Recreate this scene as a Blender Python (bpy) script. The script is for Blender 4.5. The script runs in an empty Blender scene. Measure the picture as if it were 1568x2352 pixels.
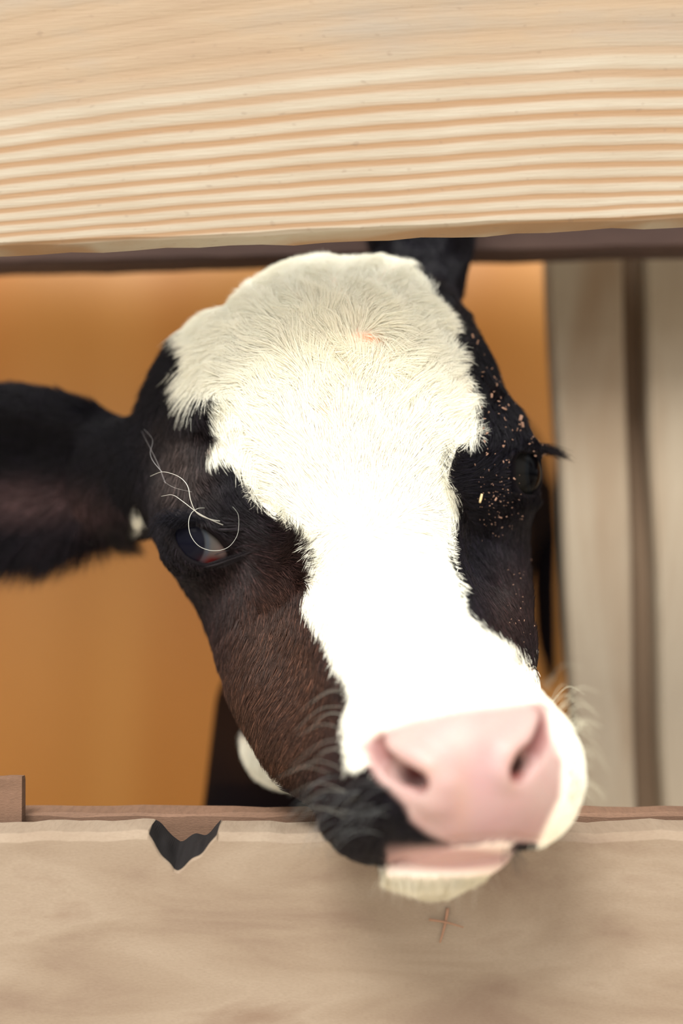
import bpy, math
import numpy as np

# ------------------------------------------------------------------ camera, world, sun, exposure
SC = bpy.context.scene
H = 0.80                                   # camera height above the ground
FPX = 50.0 / 36.0 * 2352.0

cam_d = bpy.data.cameras.new('camera')
cam = bpy.data.objects.new('camera', cam_d)
SC.collection.objects.link(cam)
cam.location = (0, 0, H)
cam.rotation_euler = (math.radians(90), 0, 0)
cam_d.sensor_fit = 'VERTICAL'
cam_d.sensor_height = 36
cam_d.sensor_width = 24
cam_d.lens = 50
cam_d.clip_start = 0.02
cam_d.dof.use_dof = True
cam_d.dof.focus_distance = 0.708
cam_d.dof.aperture_fstop = 2.5
SC.camera = cam

SC.view_settings.view_transform = 'Standard'
SC.view_settings.look = 'None'
SC.view_settings.exposure = 0.70
SC.view_settings.gamma = 1
SC.view_settings.use_curve_mapping = False

world = bpy.data.worlds.new('overcast_sky')
SC.world = world
world.use_nodes = True
wn = world.node_tree
bg = wn.nodes['Background']
wtc = wn.nodes.new('ShaderNodeTexCoord')
wsep = wn.nodes.new('ShaderNodeSeparateXYZ')
wramp = wn.nodes.new('ShaderNodeValToRGB')
wmap = wn.nodes.new('ShaderNodeMapRange')
wmap.inputs[1].default_value = -1
wmap.inputs[2].default_value = 1
wn.links.new(wtc.outputs['Generated'], wsep.inputs[0])
wn.links.new(wsep.outputs['Z'], wmap.inputs[0])
wn.links.new(wmap.outputs[0], wramp.inputs[0])
e = wramp.color_ramp.elements
e[0].position = 0.48; e[0].color = (0.20, 0.17, 0.15, 1)
e[1].position = 0.54; e[1].color = (1.0, 1.0, 1.0, 1)
e2 = wramp.color_ramp.elements.new(1.0); e2.color = (1.8, 1.77, 1.70, 1)
wn.links.new(wramp.outputs[0], bg.inputs[0])
bg.inputs[1].default_value = 1.0

sun_d = bpy.data.lights.new('hazy_sun', 'SUN')
sun_d.energy = 2.6
sun_d.angle = math.radians(22)
sun_d.color = (1.0, 0.97, 0.91)
sun = bpy.data.objects.new('hazy_sun', sun_d)
SC.collection.objects.link(sun)
# light travels towards +x (a little), +y and down
from mathutils import Vector
SUN_DIR = Vector((0.19, 0.66, -0.86)).normalized()
sun.rotation_euler = SUN_DIR.to_track_quat('-Z', 'Y').to_euler()
sun.location = (-1, -3, 4)

rng = np.random.default_rng(7)


# ------------------------------------------------------------------ helpers
def at(px, py, d):
    """point at image column px, row py and distance d in front of the camera (camera at origin)"""
    return np.array([(px - 784.0) / FPX * d, d, (1176.0 - py) / FPX * d])


def proj(P):
    return np.stack([784 + P[:, 0] / P[:, 1] * FPX, 1176 - P[:, 2] / P[:, 1] * FPX], 1)


def link(o, parent=None):
    SC.collection.objects.link(o)
    if parent is not None:
        o.parent = parent
    return o


def tag(o, label=None, cat=None, group=None, kind=None):
    if label: o['label'] = label
    if cat: o['category'] = cat
    if group: o['group'] = group
    if kind: o['kind'] = kind
    return o


def mesh_obj(name, V, F, mats, parent=None, smooth=True, mat_idx=None):
    me = bpy.data.meshes.new(name)
    V = np.asarray(V, dtype=np.float32)
    if isinstance(F, np.ndarray):
        n, k = F.shape
        me.vertices.add(len(V)); me.vertices.foreach_set('co', V.ravel())
        me.loops.add(n * k); me.loops.foreach_set('vertex_index', F.astype(np.int32).ravel())
        me.polygons.add(n)
        me.polygons.foreach_set('loop_start', (np.arange(n) * k).astype(np.int32))
        me.update(calc_edges=True)
    else:
        me.from_pydata([tuple(map(float, v)) for v in V], [], F)
        me.update()
    for m in (mats if isinstance(mats, (list, tuple)) else [mats]):
        me.materials.append(m)
    if mat_idx is not None:
        me.polygons.foreach_set('material_index', np.asarray(mat_idx, dtype=np.int32))
    me.polygons.foreach_set('use_smooth', [smooth] * len(me.polygons))
    me.validate()
    o = bpy.data.objects.new(name, me)
    return link(o, parent)


class NT:
    """small helper for node materials"""
    def __init__(self, name):
        self.m = bpy.data.materials.new(name)
        self.m.use_nodes = True
        self.t = self.m.node_tree
        self.b = self.t.nodes['Principled BSDF']
        self.tc = None

    def n(self, kind, **kw):
        x = self.t.nodes.new('ShaderNode' + kind)
        for k, v in kw.items():
            setattr(x, k, v)
        return x

    def l(self, a, b):
        self.t.links.new(a, b)

    def val(self, sock, v):
        if hasattr(v, 'is_output'):
            self.l(v, sock)
        else:
            sock.default_value = v

    def math(self, op, a, b=None, c=None, clamp=False):
        x = self.n('Math', operation=op, use_clamp=clamp)
        self.val(x.inputs[0], a)
        if b is not None: self.val(x.inputs[1], b)
        if c is not None: self.val(x.inputs[2], c)
        return x.outputs[0]

    def coord(self, scale=(1, 1, 1), which='Object', loc=(0, 0, 0)):
        if self.tc is None:
            self.tc = self.n('TexCoord')
        mp = self.n('Mapping')
        mp.inputs['Scale'].default_value = scale
        mp.inputs['Location'].default_value = loc
        self.l(self.tc.outputs[which], mp.inputs[0])
        return mp.outputs[0]

    def noise(self, vec, scale, detail=3, rough=0.55, dist=0.0):
        x = self.n('TexNoise')
        self.l(vec, x.inputs['Vector'])
        x.inputs['Scale'].default_value = scale
        x.inputs['Detail'].default_value = detail
        x.inputs['Roughness'].default_value = rough
        x.inputs['Distortion'].default_value = dist
        return x.outputs['Fac']

    def ramp(self, fac, stops, interp='LINEAR'):
        x = self.n('ValToRGB')
        cr = x.color_ramp
        cr.interpolation = interp
        while len(cr.elements) < len(stops):
            cr.elements.new(0.5)
        for el, (p, c) in zip(cr.elements, stops):
            el.position = p
            el.color = tuple(c) + (1,) if len(c) == 3 else c
        self.val(x.inputs[0], fac)
        return x.outputs[0]

    def mix(self, fac, a, b, mode='MIX'):
        x = self.n('Mix', data_type='RGBA', blend_type=mode)
        self.val(x.inputs[0], fac)
        for s, v in ((x.inputs[6], a), (x.inputs[7], b)):
            if hasattr(v, 'is_output'):
                self.l(v, s)
            else:
                s.default_value = tuple(v) + (1,) if len(v) == 3 else v
        return x.outputs[2]

    def bump(self, h, strength=0.3, dist=0.002):
        x = self.n('Bump')
        x.inputs['Strength'].default_value = strength
        x.inputs['Distance'].default_value = dist
        self.l(h, x.inputs['Height'])
        self.l(x.outputs[0], self.b.inputs['Normal'])


def srgb(r, g, b):
    f = lambda c: (c / 255 / 12.92) if c / 255 <= 0.04045 else ((c / 255 + 0.055) / 1.055) ** 2.4
    return (f(r), f(g), f(b))


def wood_top():
    """pale pine board: growth rings cut lengthwise, wide and bowed above, close together below"""
    w = NT('pale_ringed_pine')
    c = w.coord()
    sep = w.n('SeparateXYZ'); w.l(c, sep.inputs[0])
    x, z = sep.outputs[0], sep.outputs[2]
    # slow waviness of the rings along the board
    n1 = w.noise(w.coord((1, 1, 1.5)), 3.2, 1, 0.4)
    n2 = w.noise(w.coord((1, 1, 3)), 14, 2, 0.5)
    # rings bow upwards in the middle right of the board
    xx = w.math('SUBTRACT', x, 0.10)
    bow = w.math('MULTIPLY', w.math('MULTIPLY', xx, xx), 0.42)
    lift = w.math('MULTIPLY', bow, w.math('ADD', w.math('MULTIPLY', z, 9.0), 0.15))
    zz = w.math('ADD', z, lift)
    zz = w.math('ADD', zz, w.math('MULTIPLY', w.math('SUBTRACT', n1, 0.5), 0.020))
    zz = w.math('ADD', zz, w.math('MULTIPLY', w.math('SUBTRACT', n2, 0.5), 0.0032))
    # ring count along z: dense near the lower edge
    t = w.math('LOGARITHM', w.math('MAXIMUM', w.math('MULTIPLY_ADD', zz, 13.6, 1.0), 0.01), 2.718282)
    ph = w.math('MULTIPLY', t, 13.3)
    fr = w.math('FRACT', ph)
    ring = w.ramp(fr, [(0.0, (0.35,) * 3), (0.18, (0.0,) * 3), (0.42, (0.1,) * 3), (0.66, (0.9,) * 3), (0.84, (1.0,) * 3), (1.0, (0.35,) * 3)], 'EASE')
    # rings fade out in the upper, knottier part
    fade = w.n('MapRange'); w.l(zz, fade.inputs[0])
    fade.inputs[1].default_value = 0.095; fade.inputs[2].default_value = 0.060
    fade.inputs[3].default_value = 0.10; fade.inputs[4].default_value = 0.95
    ringf = w.math('MULTIPLY', ring, fade.outputs[0])
    pale = w.ramp(w.noise(w.coord((0.7, 1, 3)), 16, 3), [(0.3, srgb(150, 140, 123)), (0.7, srgb(161, 153, 138))])
    upper = w.ramp(w.noise(w.coord((0.8, 1, 3), loc=(3, 0, 1)), 12, 4), [(0.25, srgb(140, 119, 98)), (0.5, srgb(147, 129, 107)), (0.75, srgb(137, 128, 116))])
    um = w.n('MapRange'); w.l(zz, um.inputs[0])
    um.inputs[1].default_value = 0.074; um.inputs[2].default_value = 0.088
    base = w.mix(um.outputs[0], pale, upper)
    col = w.mix(ringf, base, srgb(138, 108, 78))
    fib = w.noise(w.coord((1.2, 1, 22)), 40, 4, 0.7)
    col = w.mix(w.math('MULTIPLY', w.ramp(fib, [(0.45, (0,) * 3), (0.75, (1,) * 3)]), 0.25), col, srgb(140, 118, 96))
    spots = w.ramp(w.noise(w.coord((1, 1, 1.8)), 170, 1, 0.4), [(0.68, (0,) * 3), (0.78, (1,) * 3)])
    col = w.mix(w.math('MULTIPLY', spots, 0.30), col, srgb(110, 92, 78))
    w.l(col, w.b.inputs['Base Color'])
    w.b.inputs['Roughness'].default_value = 0.75
    w.b.inputs['Specular IOR Level'].default_value = 0.25
    w.bump(w.math('ADD', w.math('MULTIPLY', ring, -0.5), w.math('MULTIPLY', fib, 0.6)), 0.5, 0.0012)
    return w.m


def wood_plain(name, tones, scale=(1, 1, 6), blotch=5.0, fibre=60, rough=0.8, fstr=0.35, fdark=(0.10, 0.07, 0.05), dist=0.001):
    w = NT(name)
    n = w.noise(w.coord(scale), blotch, 4, 0.55, 0.6)
    col = w.ramp(n, tones)
    sc2 = tuple(1 if s <= 1 else s * 4 for s in scale)
    fib = w.noise(w.coord(sc2), fibre, 3, 0.7)
    fm = w.ramp(fib, [(0.42, (0,) * 3), (0.78, (1,) * 3)])
    col = w.mix(w.math('MULTIPLY', fm, fstr), col, fdark)
    w.l(col, w.b.inputs['Base Color'])
    w.b.inputs['Roughness'].default_value = rough
    w.b.inputs['Specular IOR Level'].default_value = 0.25
    w.bump(fib, 0.4, dist)
    return w.m


def plain(name, col, rough=0.6, spec=0.4):
    w = NT(name)
    n = w.noise(w.coord(), 120, 2)
    c = w.mix(w.math('MULTIPLY', n, 0.35), col, tuple(x * 0.6 for x in col))
    w.l(c, w.b.inputs['Base Color'])
    w.b.inputs['Roughness'].default_value = rough
    w.b.inputs['Specular IOR Level'].default_value = spec
    return w.m


def board(name, x0, x1, prof, y0, y1, mat, bevel=0.002, loc=(0, 0, 0), rot=0.0, nx=80, wob=0.0008, parent=None, seed=0, notch=None):
    """a plank: closed cross section (z range, y range) swept along x, with slightly uneven edges"""
    r = np.random.default_rng(seed)
    z0, z1 = prof
    b = bevel
    sec = [(y0 + b, z0), (y0, z0 + b), (y0, (z0 + z1) / 2), (y0, z1 - b), (y0 + b, z1), (y1 - b, z1), (y1, z1 - b), (y1, z0 + b), (y1 - b, z0)]
    xs = np.linspace(x0, x1, nx)
    ph = r.uniform(0, 6.28, (len(sec), 4))
    V, F = [], []
    for i, x in enumerate(xs):
        for j, (y, z) in enumerate(sec):
            dz = wob * sum(math.sin(x * f + ph[j, q]) for q, f in enumerate((31, 67, 143, 260))) / 2
            dy = wob * 0.5 * math.sin(x * 50 + ph[j, 0])
            V.append((x, y + dy, z + dz))
    k = len(sec)
    for i in range(nx - 1):
        for j in range(k):
            F.append((i * k + j, i * k + (j + 1) % k, (i + 1) * k + (j + 1) % k, (i + 1) * k + j))
    F.append(tuple(range(k))[::-1])
    F.append(tuple((nx - 1) * k + j for j in range(k)))
    o = mesh_obj(name, V, F, mat, parent, smooth=False)
    o.location = loc
    o.rotation_euler = (0, rot, 0)
    return o


# ------------------------------------------------------------------ setting
m_ground = wood_plain('pale_bounce_ground', [(0.3, srgb(186, 174, 156)), (0.7, srgb(208, 198, 182))], (1, 1, 1), 4, 40)  # unseen ground kept pale so it bounces light up onto the forehead
V = [(-6, -5, 0), (6, -5, 0), (6, 6, 0), (-6, 6, 0), (-6, -5, -.1), (6, -5, -.1), (6, 6, -.1), (-6, 6, -.1)]
BOXF = [(0, 1, 2, 3), (7, 6, 5, 4), (0, 4, 5, 1), (1, 5, 6, 2), (2, 6, 7, 3), (3, 7, 4, 0)]
tag(mesh_obj('floor', V, BOXF, m_ground, smooth=False), kind='structure')

# orange boarded wall at the back of the pen, slightly uneven panels
mw = NT('orange_panel')
nn = mw.noise(mw.coord((2.6, 1, 0.35)), 2.0, 2, 0.4, 0.3)
mw.l(mw.ramp(nn, [(0.35, srgb(174, 113, 44)), (0.65, srgb(190, 134, 66))]), mw.b.inputs['Base Color'])
mw.b.inputs['Roughness'].default_value = 0.45
WY = 1.95
nx_, nz_ = 160, 8
V = []; F = []
for i in range(nx_ + 1):
    x = -3 + 6 * i / nx_
    dy = 0.012 * math.sin(x * 9.0 + 0.5) + 0.008 * math.sin(x * 21 + 1.1)
    for (y, z) in ((WY + dy, 0), (WY + dy, 1.7), (WY + 0.08, 1.7), (WY + 0.08, 0)):
        V.append((x, y, z))
for i in range(nx_):
    for j in range(4):
        F.append((i * 4 + j, i * 4 + (j + 1) % 4, (i + 1) * 4 + (j + 1) % 4, (i + 1) * 4 + j))
tag(mesh_obj('wall_back', V, F, mw.m), kind='structure')

m_shade_slab = wood_plain('shade_slab_boards', [(0.3, srgb(110, 85, 62)), (0.7, srgb(135, 105, 80))], (6, 1, 1), 3, 30)
RV = [(-3, .90, 1.24), (3, .90, 1.24), (3, 1.80, 1.30), (-3, 1.80, 1.30), (-3, .90, 1.27), (3, .90, 1.27), (3, 1.80, 1.33), (-3, 1.80, 1.33)]  # unseen slab added overhead to hold light off the planks and wall
tag(mesh_obj('shade_slab', RV, [(3, 2, 1, 0), (4, 5, 6, 7), (0, 1, 5, 4), (1, 2, 6, 5), (2, 3, 7, 6), (3, 0, 4, 7)], m_shade_slab, smooth=False), kind='structure')

# ------------------------------------------------------------------ fence
FY = 0.675
m_top = wood_top()
m_low = wood_plain('worn_beige_board', [(0.25, srgb(112, 93, 79)), (0.45, srgb(130, 114, 97)), (0.6, srgb(139, 124, 107)), (0.78, srgb(120, 101, 85))],
                   (1.3, 1, 5), 7.0, 90, 0.85, 0.28, srgb(96, 76, 60))
m_brown = wood_plain('brown_rail_wood', [(0.3, srgb(98, 74, 58)), (0.7, srgb(120, 92, 74))], (1.5, 1, 8), 8, 70, 0.8, 0.4, (0.05, 0.03, 0.02))
m_darkrail = wood_plain('shade_toned_rail', [(0.3, srgb(58, 42, 38)), (0.7, srgb(72, 54, 48))], (1.5, 1, 10), 9, 90, 0.75, 0.4, (0.03, 0.02, 0.015))  # the beam's shade is put into this dark brown tone
m_bark = plain('black_bark', (0.012, 0.010, 0.010), 0.9, 0.2)

fz = H + (1176 - 531) / FPX * FY
upper = board('fence_board', -0.62, 0.62, (0.0, 0.119), 0.0, 0.028, m_top, 0.0015, (0, FY, fz), -math.radians(2.45), wob=0.0006, seed=3)
tag(upper, 'pale pine fence board with close growth rings, above the calf', 'fence board', 'horizontal fence boards')
rz = H + (1176 - 591) / FPX * 0.895
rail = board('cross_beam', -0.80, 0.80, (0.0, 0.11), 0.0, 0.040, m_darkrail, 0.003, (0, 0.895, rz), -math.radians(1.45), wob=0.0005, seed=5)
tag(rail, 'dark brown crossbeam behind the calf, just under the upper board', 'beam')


def lower_board():
    """wide plank with a bark-lined V notch broken out of its upper edge"""
    r = np.random.default_rng(11)
    x0, x1 = -0.62, 0.62
    ztop = -(1913 - 1176) / FPX * FY
    zbot = ztop - 0.20
    # notch outline in board coordinates
    nxL, nxR, nxM = at(338, 1920, FY)[0], at(500, 1920, FY)[0], at(402, 2005, FY)[0]
    ndeep = (2003 - 1915) / FPX * FY
    xs = np.unique(np.concatenate([np.linspace(x0, x1, 160), np.linspace(nxL - .002, nxR + .002, 60)]))
    th = 0.027
    V, F, MI = [], [], []
    vr = [0, 0.0018, 0.006, 0.2 / 3, 0.2]          # rows down the front
    for x in xs:
        e_ = 0.0005 * (math.sin(x * 47) + math.sin(x * 131 + 1) + 0.6 * math.sin(x * 301))
        dn = 0.0
        if nxL < x < nxR:
            t = (x - nxL) / (nxM - nxL) if x < nxM else (nxR - x) / (nxR - nxM)
            dn = ndeep * (min(1, t * 1.05) ** 0.85) + 0.0007 * math.sin(x * 640) * min(1, t * 4)
        zt = ztop + e_ - dn
        ztb = ztop + e_ - dn * 0.55 + (0.0012 * math.sin(x * 420 + 1) if dn else 0)               # back side broken less deep
        rim = 0.004 if dn == 0 else 0.0015
        V += [(x, 0, zbot), (x, 0, zt - 0.05 if zt - 0.05 > zbot else zbot + .01), (x, 0.0, zt - rim), (x, rim * 0.9, zt - 0.0003),
              (x, th * 0.5, (zt + ztb) / 2 + (0.0012 * math.sin(x * 800) if dn else 0)), (x, th, ztb), (x, th, zbot)]
    k = 7
    for i in range(len(xs) - 1):
        inn = nxL <= xs[i] and xs[i + 1] <= nxR
        for j in range(k):
            F.append((i * k + j, i * k + (j + 1) % k, (i + 1) * k + (j + 1) % k, (i + 1) * k + j))
            MI.append(1 if inn and j in (3, 4) else 0)
    F.append(tuple(range(k))[::-1]); MI.append(0)
    F.append(tuple((len(xs) - 1) * k + j for j in range(k))); MI.append(0)
    o = mesh_obj('fence_board', V, F, [m_low, m_bark], None, False, MI)
    o.location = (0, FY, H)
    return o


low = lower_board()
tag(low, 'worn beige fence board with a black bark notch, below the calf', 'fence board', 'horizontal fence boards')

lz = -(1868 - 1176) / FPX * 0.713
lrail = board('fence_rail', -0.62, 0.62, (-0.12, 0.0), 0.0, 0.020, m_brown, 0.0015, (0, 0.713, H + lz), 0, wob=0.0006, seed=8)
tag(lrail, 'brown wooden rail behind the upper edge of the lower board', 'fence rail')
# upright stub behind the lower board, far left, and a dark crack-like batten
stub = board('fence_post', -0.30, at(52, 0, 0.706)[0], (-0.2, -(1786 - 1176) / FPX * 0.706), 0.0, 0.008, m_brown, 0.001, (0, 0.704, H), 0, nx=40, wob=0.001, seed=4)
tag(stub, 'short brown post end rising behind the lower board, far left', 'fence post')

# upright planks behind the fence on the right
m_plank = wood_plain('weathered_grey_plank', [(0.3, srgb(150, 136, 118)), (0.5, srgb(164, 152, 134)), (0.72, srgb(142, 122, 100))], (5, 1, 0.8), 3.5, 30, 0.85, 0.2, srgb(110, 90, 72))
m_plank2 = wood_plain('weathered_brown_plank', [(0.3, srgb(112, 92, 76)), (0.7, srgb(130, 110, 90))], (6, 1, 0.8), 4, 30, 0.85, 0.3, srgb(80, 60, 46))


def upright(name, pxs_top, pxs_bot, y0, th, mat, label, seed):
    """plank whose left/right edges run through the given columns at rows 600 and 1850"""
    r = np.random.default_rng(seed)
    zt, zb = (1176 - 600) / FPX * y0, (1176 - 1850) / FPX * y0
    xt = [(p - 784) / FPX * y0 for p in pxs_top]
    xb = [(p - 784) / FPX * y0 for p in pxs_bot]
    lo, hi = -H + 0.001, 0.43
    V, F = [], []
    n = 40
    for i in range(n):
        z = lo + (hi - lo) * i / (n - 1)
        t = (z - zb) / (zt - zb)
        a = xb[0] + (xt[0] - xb[0]) * t + 0.0008 * math.sin(z * 30 + seed)
        b = xb[1] + (xt[1] - xb[1]) * t + 0.0008 * math.sin(z * 23 + seed * 2)
        c = 0.003
        V += [(a + c, 0, z), (b - c, 0, z), (b, c, z), (b, th, z), (a, th, z), (a, c, z)]
    k = 6
    for i in range(n - 1):
        for j in range(k):
            F.append((i * k + j, i * k + (j + 1) % k, (i + 1) * k + (j + 1) % k, (i + 1) * k + j))
    F.append(tuple(range(k))[::-1]); F.append(tuple((n - 1) * k + j for j in range(k)))
    o = mesh_obj(name, V, F, mat, None, False)
    o.location = (0, y0, H)
    return tag(o, label, 'plank', 'upright planks behind the fence')


upright('upright_plank', (1257, 1432), (1326, 1462), 0.98, 0.022, m_plank, 'pale grey upright plank behind the fence, nearest the calf', 1)
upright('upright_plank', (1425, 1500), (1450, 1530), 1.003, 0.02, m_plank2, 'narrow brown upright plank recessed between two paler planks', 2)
upright('upright_plank', (1478, 1760), (1524, 1800), 0.975, 0.022, m_plank, 'wide grey upright plank at the right edge, behind the fence', 3)

# ------------------------------------------------------------------ calf: implicit body
def sub(P, c): return P - np.asarray(c)[None]


def f_cone(P, a, b, ra, rb):
    a = np.asarray(a); b = np.asarray(b)
    ab = b - a
    t = np.clip(((P - a) @ ab) / (ab @ ab), 0, 1)
    return np.linalg.norm(P - a - t[:, None] * ab, axis=1) - (ra + (rb - ra) * t)


def f_ell(P, c, r, roll=0.0, yaw=0.0, pitch=0.0):
    Q = P - np.asarray(c)
    if pitch:
        c_, s_ = math.cos(pitch), math.sin(pitch)
        Q = np.stack([Q[:, 0], Q[:, 1] * c_ + Q[:, 2] * s_, -Q[:, 1] * s_ + Q[:, 2] * c_], 1)
    if yaw:
        c_, s_ = math.cos(yaw), math.sin(yaw)
        Q = np.stack([Q[:, 0] * c_ + Q[:, 1] * s_, -Q[:, 0] * s_ + Q[:, 1] * c_, Q[:, 2]], 1)
    if roll:
        c_, s_ = math.cos(roll), math.sin(roll)
        Q = np.stack([Q[:, 0] * c_ + Q[:, 2] * s_, Q[:, 1], -Q[:, 0] * s_ + Q[:, 2] * c_], 1)
    r = np.asarray(r)
    k0 = np.linalg.norm(Q / r, axis=1)
    k1 = np.linalg.norm(Q / r ** 2, axis=1) + 1e-9
    return k0 * (k0 - 1) / k1


def smin(a, b, k):
    h = np.clip(0.5 + 0.5 * (b - a) / k, 0, 1)
    return b + (a - b) * h - k * h * (1 - h)


def smax(a, b, k):
    return -smin(-a, -b, k)


def chain(P, pts, k=None):
    """pts: (px, py, d, r) ... swept cones"""
    f = None
    for p, q in zip(pts[:-1], pts[1:]):
        g = f_cone(P, at(*p[:3]), at(*q[:3]), p[3], q[3])
        f = g if f is None else np.minimum(f, g)
    return f


def inside(poly, p):
    x, y = p[:, 0], p[:, 1]
    r = np.zeros(len(p), bool)
    j = len(poly) - 1
    for i in range(len(poly)):
        xi, yi = poly[i]; xj, yj = poly[j]
        c = ((yi > y) != (yj > y)) & (x < (xj - xi) * (y - yi) / (yj - yi + 1e-9) + xi)
        r ^= c
        j = i
    return r


def polydist(poly, p):
    d = np.full(len(p), 1e9)
    for i in range(len(poly)):
        a = poly[i - 1]; b = poly[i]
        ab = b - a
        t = np.clip(((p - a) @ ab) / (ab @ ab + 1e-9), 0, 1)
        d = np.minimum(d, np.linalg.norm(p - a - t[:, None] * ab, axis=1))
    return d


def sdpoly(poly, p):
    d = polydist(poly, p)
    return np.where(inside(poly, p), -d, d)


ROLL = math.radians(9)


def base_field(P):
    # cranium: broad domed forehead
    f = f_ell(P, at(758, 905, .805), (.0905, .085, .0670), ROLL)
    f = smin(f, f_cone(P, at(496, 858, .810), at(474, 945, .810), .0255, .025), .02)
    f = smin(f, f_cone(P, at(690, 690, .80), at(890, 684, .80), .016, .015), .03)
    f = smin(f, f_ell(P, at(800, 1060, .785), (.085, .072, .055), ROLL), .03)
    # brow / orbits
    f = smin(f, f_ell(P, at(500, 1185, .770), (.0345, .036, .037), ROLL), .022)
    f = smin(f, f_ell(P, at(1098, 1075, .772), (.0305, .034, .037), ROLL), .022)
    # bridge of the nose
    f = smin(f, chain(P, [(820, 1180, .752, .046), (880, 1370, .722, .044), (945, 1530, .682, .043), (1020, 1680, .632, .040)]), .03)
    # cheeks and jaws
    f = smin(f, chain(P, [(590, 1290, .785, .039), (634, 1390, .775, .0395), (672, 1560, .742, .0340), (728, 1690, .712, .0295), (812, 1770, .680, .0245)]), .02)
    f = smin(f, chain(P, [(1078, 1200, .79, .030), (1080, 1330, .778, .0315), (1090, 1450, .75, .0295), (1110, 1560, .70, .026)]), .02)
    f = smin(f, chain(P, [(770, 1400, .77, .045), (870, 1600, .72, .042), (940, 1720, .675, .034)]), .025)
    # muzzle
    f = smin(f, f_ell(P, at(1035, 1765, .628), (.0525, .050, .038), ROLL), .02)
    f = smin(f, f_ell(P, at(1070, 1765, .603), (.043, .031, .032), ROLL), .016)
    f = smin(f, f_ell(P, at(865, 1850, .632), (.0262, .027, .0248)), .014)
    f = smin(f, f_ell(P, at(975, 1880, .618), (.026, .022, .0155)), .012)
    f = smin(f, f_ell(P, at(1218, 1795, .618), (.0205, .026, .0255)), .014)
    # throat, neck
    f = smin(f, chain(P, [(760, 1500, .81, .05), (665, 1700, .84, .028)]), .02)
    f = smin(f, chain(P, [(775, 1000, .86, .070), (800, 1250, .96, .080), (860, 1300, 1.10, .10)]), .03)
    # trunk, chest
    f = smin(f, f_ell(P, at(900, 1210, 1.30), (.120, .28, .150)), .05)
    f = smin(f, f_ell(P, at(800, 1480, 1.06), (.085, .09, .12)), .05)
    f = smin(f, f_ell(P, at(1075, 1130, 1.50), (.086, .11, .10)), .05)
    return f


def floor_z(d):
    return 1176 + H * FPX / d


def limbs_field(P, f):
    zl = lambda d: floor_z(d)
    for (x0, y0, d0, r0, x1, d1, r1) in ((668, 1640, .97, .052, 640, .97, .030), (1010, 1640, 1.02, .05, 1000, 1.02, .03)):
        knee = (x1, 0.5 * (y0 + zl(d1)) + 250, d1, r1)
        f = smin(f, chain(P, [(x0, y0, d0, r0), (x1 - 12, 1900, d1, r0 * .95), knee, (x1, zl(d1) - .05 / d1 * FPX, d1, .017), (x1, zl(d1) - .03 / d1 * FPX, d1, .026)]), .03)
    for (x0, y0, d0, r0, x1, d1, r1) in ((860, 1350, 1.46, .06, 840, 1.45, .03), (1085, 1330, 1.46, .055, 1090, 1.45, .03)):
        f = smin(f, chain(P, [(x0, y0, d0, r0), (x1, 1900, d1 - .06, .04), (x1, 2350, d1 + .05, .024), (x1, zl(d1) - .05 / d1 * FPX, d1, .017), (x1, zl(d1) - .03 / d1 * FPX, d1, .026)]), .03)
    # tail with its brush
    f = smin(f, chain(P, [(1150, 1060, 1.60, .02), (1238, 1130, 1.63, .021), (1250, 1230, 1.63, .0185), (1248, 1350, 1.63, .0175), (1252, 1450, 1.63, .0165), (1262, 1530, 1.63, .012), (1266, 1590, 1.63, .003)]), .02)
    return f


def ears_field(P, f):
    f = smin(f, chain(P, [(300, 1105, .842, .034), (420, 1070, .81, .036)]), .02)
    e = f_ell(P, at(18, 1086, .850), (.086, .020, .0520), math.radians(-2))
    e = smax(e, -f_ell(P, at(-10, 1100, .828), (.080, .026, .040), math.radians(-2)), .006)
    f = smin(f, e, .012)
    f = smin(f, chain(P, [(960, 660, .855, .022), (900, 800, .82, .04)]), .02)
    e = f_ell(P, at(962, 455, .862), (.0335, .016, .072), math.radians(4))
    e = smax(e, -f_ell(P, at(962, 400, .845), (.022, .018, .055), math.radians(4)), .006)
    f = smin(f, e, .012)
    return f


def march(px, py, field, d0=.5, d1=1.2):
    px = np.atleast_1d(np.asarray(px, float)); py = np.atleast_1d(np.asarray(py, float))
    D = np.stack([(px - 784) / FPX, np.ones_like(px), (1176 - py) / FPX], 1)
    t = np.full(len(px), d0)
    for _ in range(70):
        f = field(D * t[:, None])
        t = np.minimum(t + f * 0.85, d1)
    return D * t[:, None]


# eyeballs
EYE_L = at(463, 1246, .7525); ER_L = .0205
EYE_R = at(1169, 1087, .7640); ER_R = .0165


OPEN_L = np.array([(397, 1226), (405, 1208), (425, 1200), (450, 1199), (478, 1214), (502, 1232), (518, 1252), (532, 1276), (516, 1290), (490, 1298), (466, 1297), (443, 1290), (425, 1278), (408, 1256)], float)
OPEN_R = np.array([(1179, 1056), (1194, 1038), (1225, 1034), (1270, 1040), (1275, 1110), (1240, 1136), (1205, 1141), (1180, 1122)], float)


def on_eye(px, py, c, r, grow=0.0):
    out = []
    for x, y in zip(px, py):
        D = np.array([(x - 784) / FPX, 1, (1176 - y) / FPX]); D /= np.linalg.norm(D)
        b = D @ c
        disc = b * b - (c @ c - r * r)
        q = D * (b - math.sqrt(max(disc, 0)))
        n = (q - c) / np.linalg.norm(q - c)
        out.append(q + n * grow)
    return np.array(out)


lidU = on_eye([397, 405, 425, 450, 478, 502, 518, 532], [1226, 1208, 1200, 1199, 1214, 1232, 1252, 1276], EYE_L, ER_L, .0016)
lidD = on_eye([532, 516, 490, 466, 443, 425, 408, 397], [1276, 1290, 1298, 1297, 1290, 1278, 1256, 1226], EYE_L, ER_L, .0012)


def poly_tube(P, pts, r):
    f = None
    for a, b in zip(pts[:-1], pts[1:]):
        g = f_cone(P, a, b, r, r)
        f = g if f is None else np.minimum(f, g)
    return f


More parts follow.
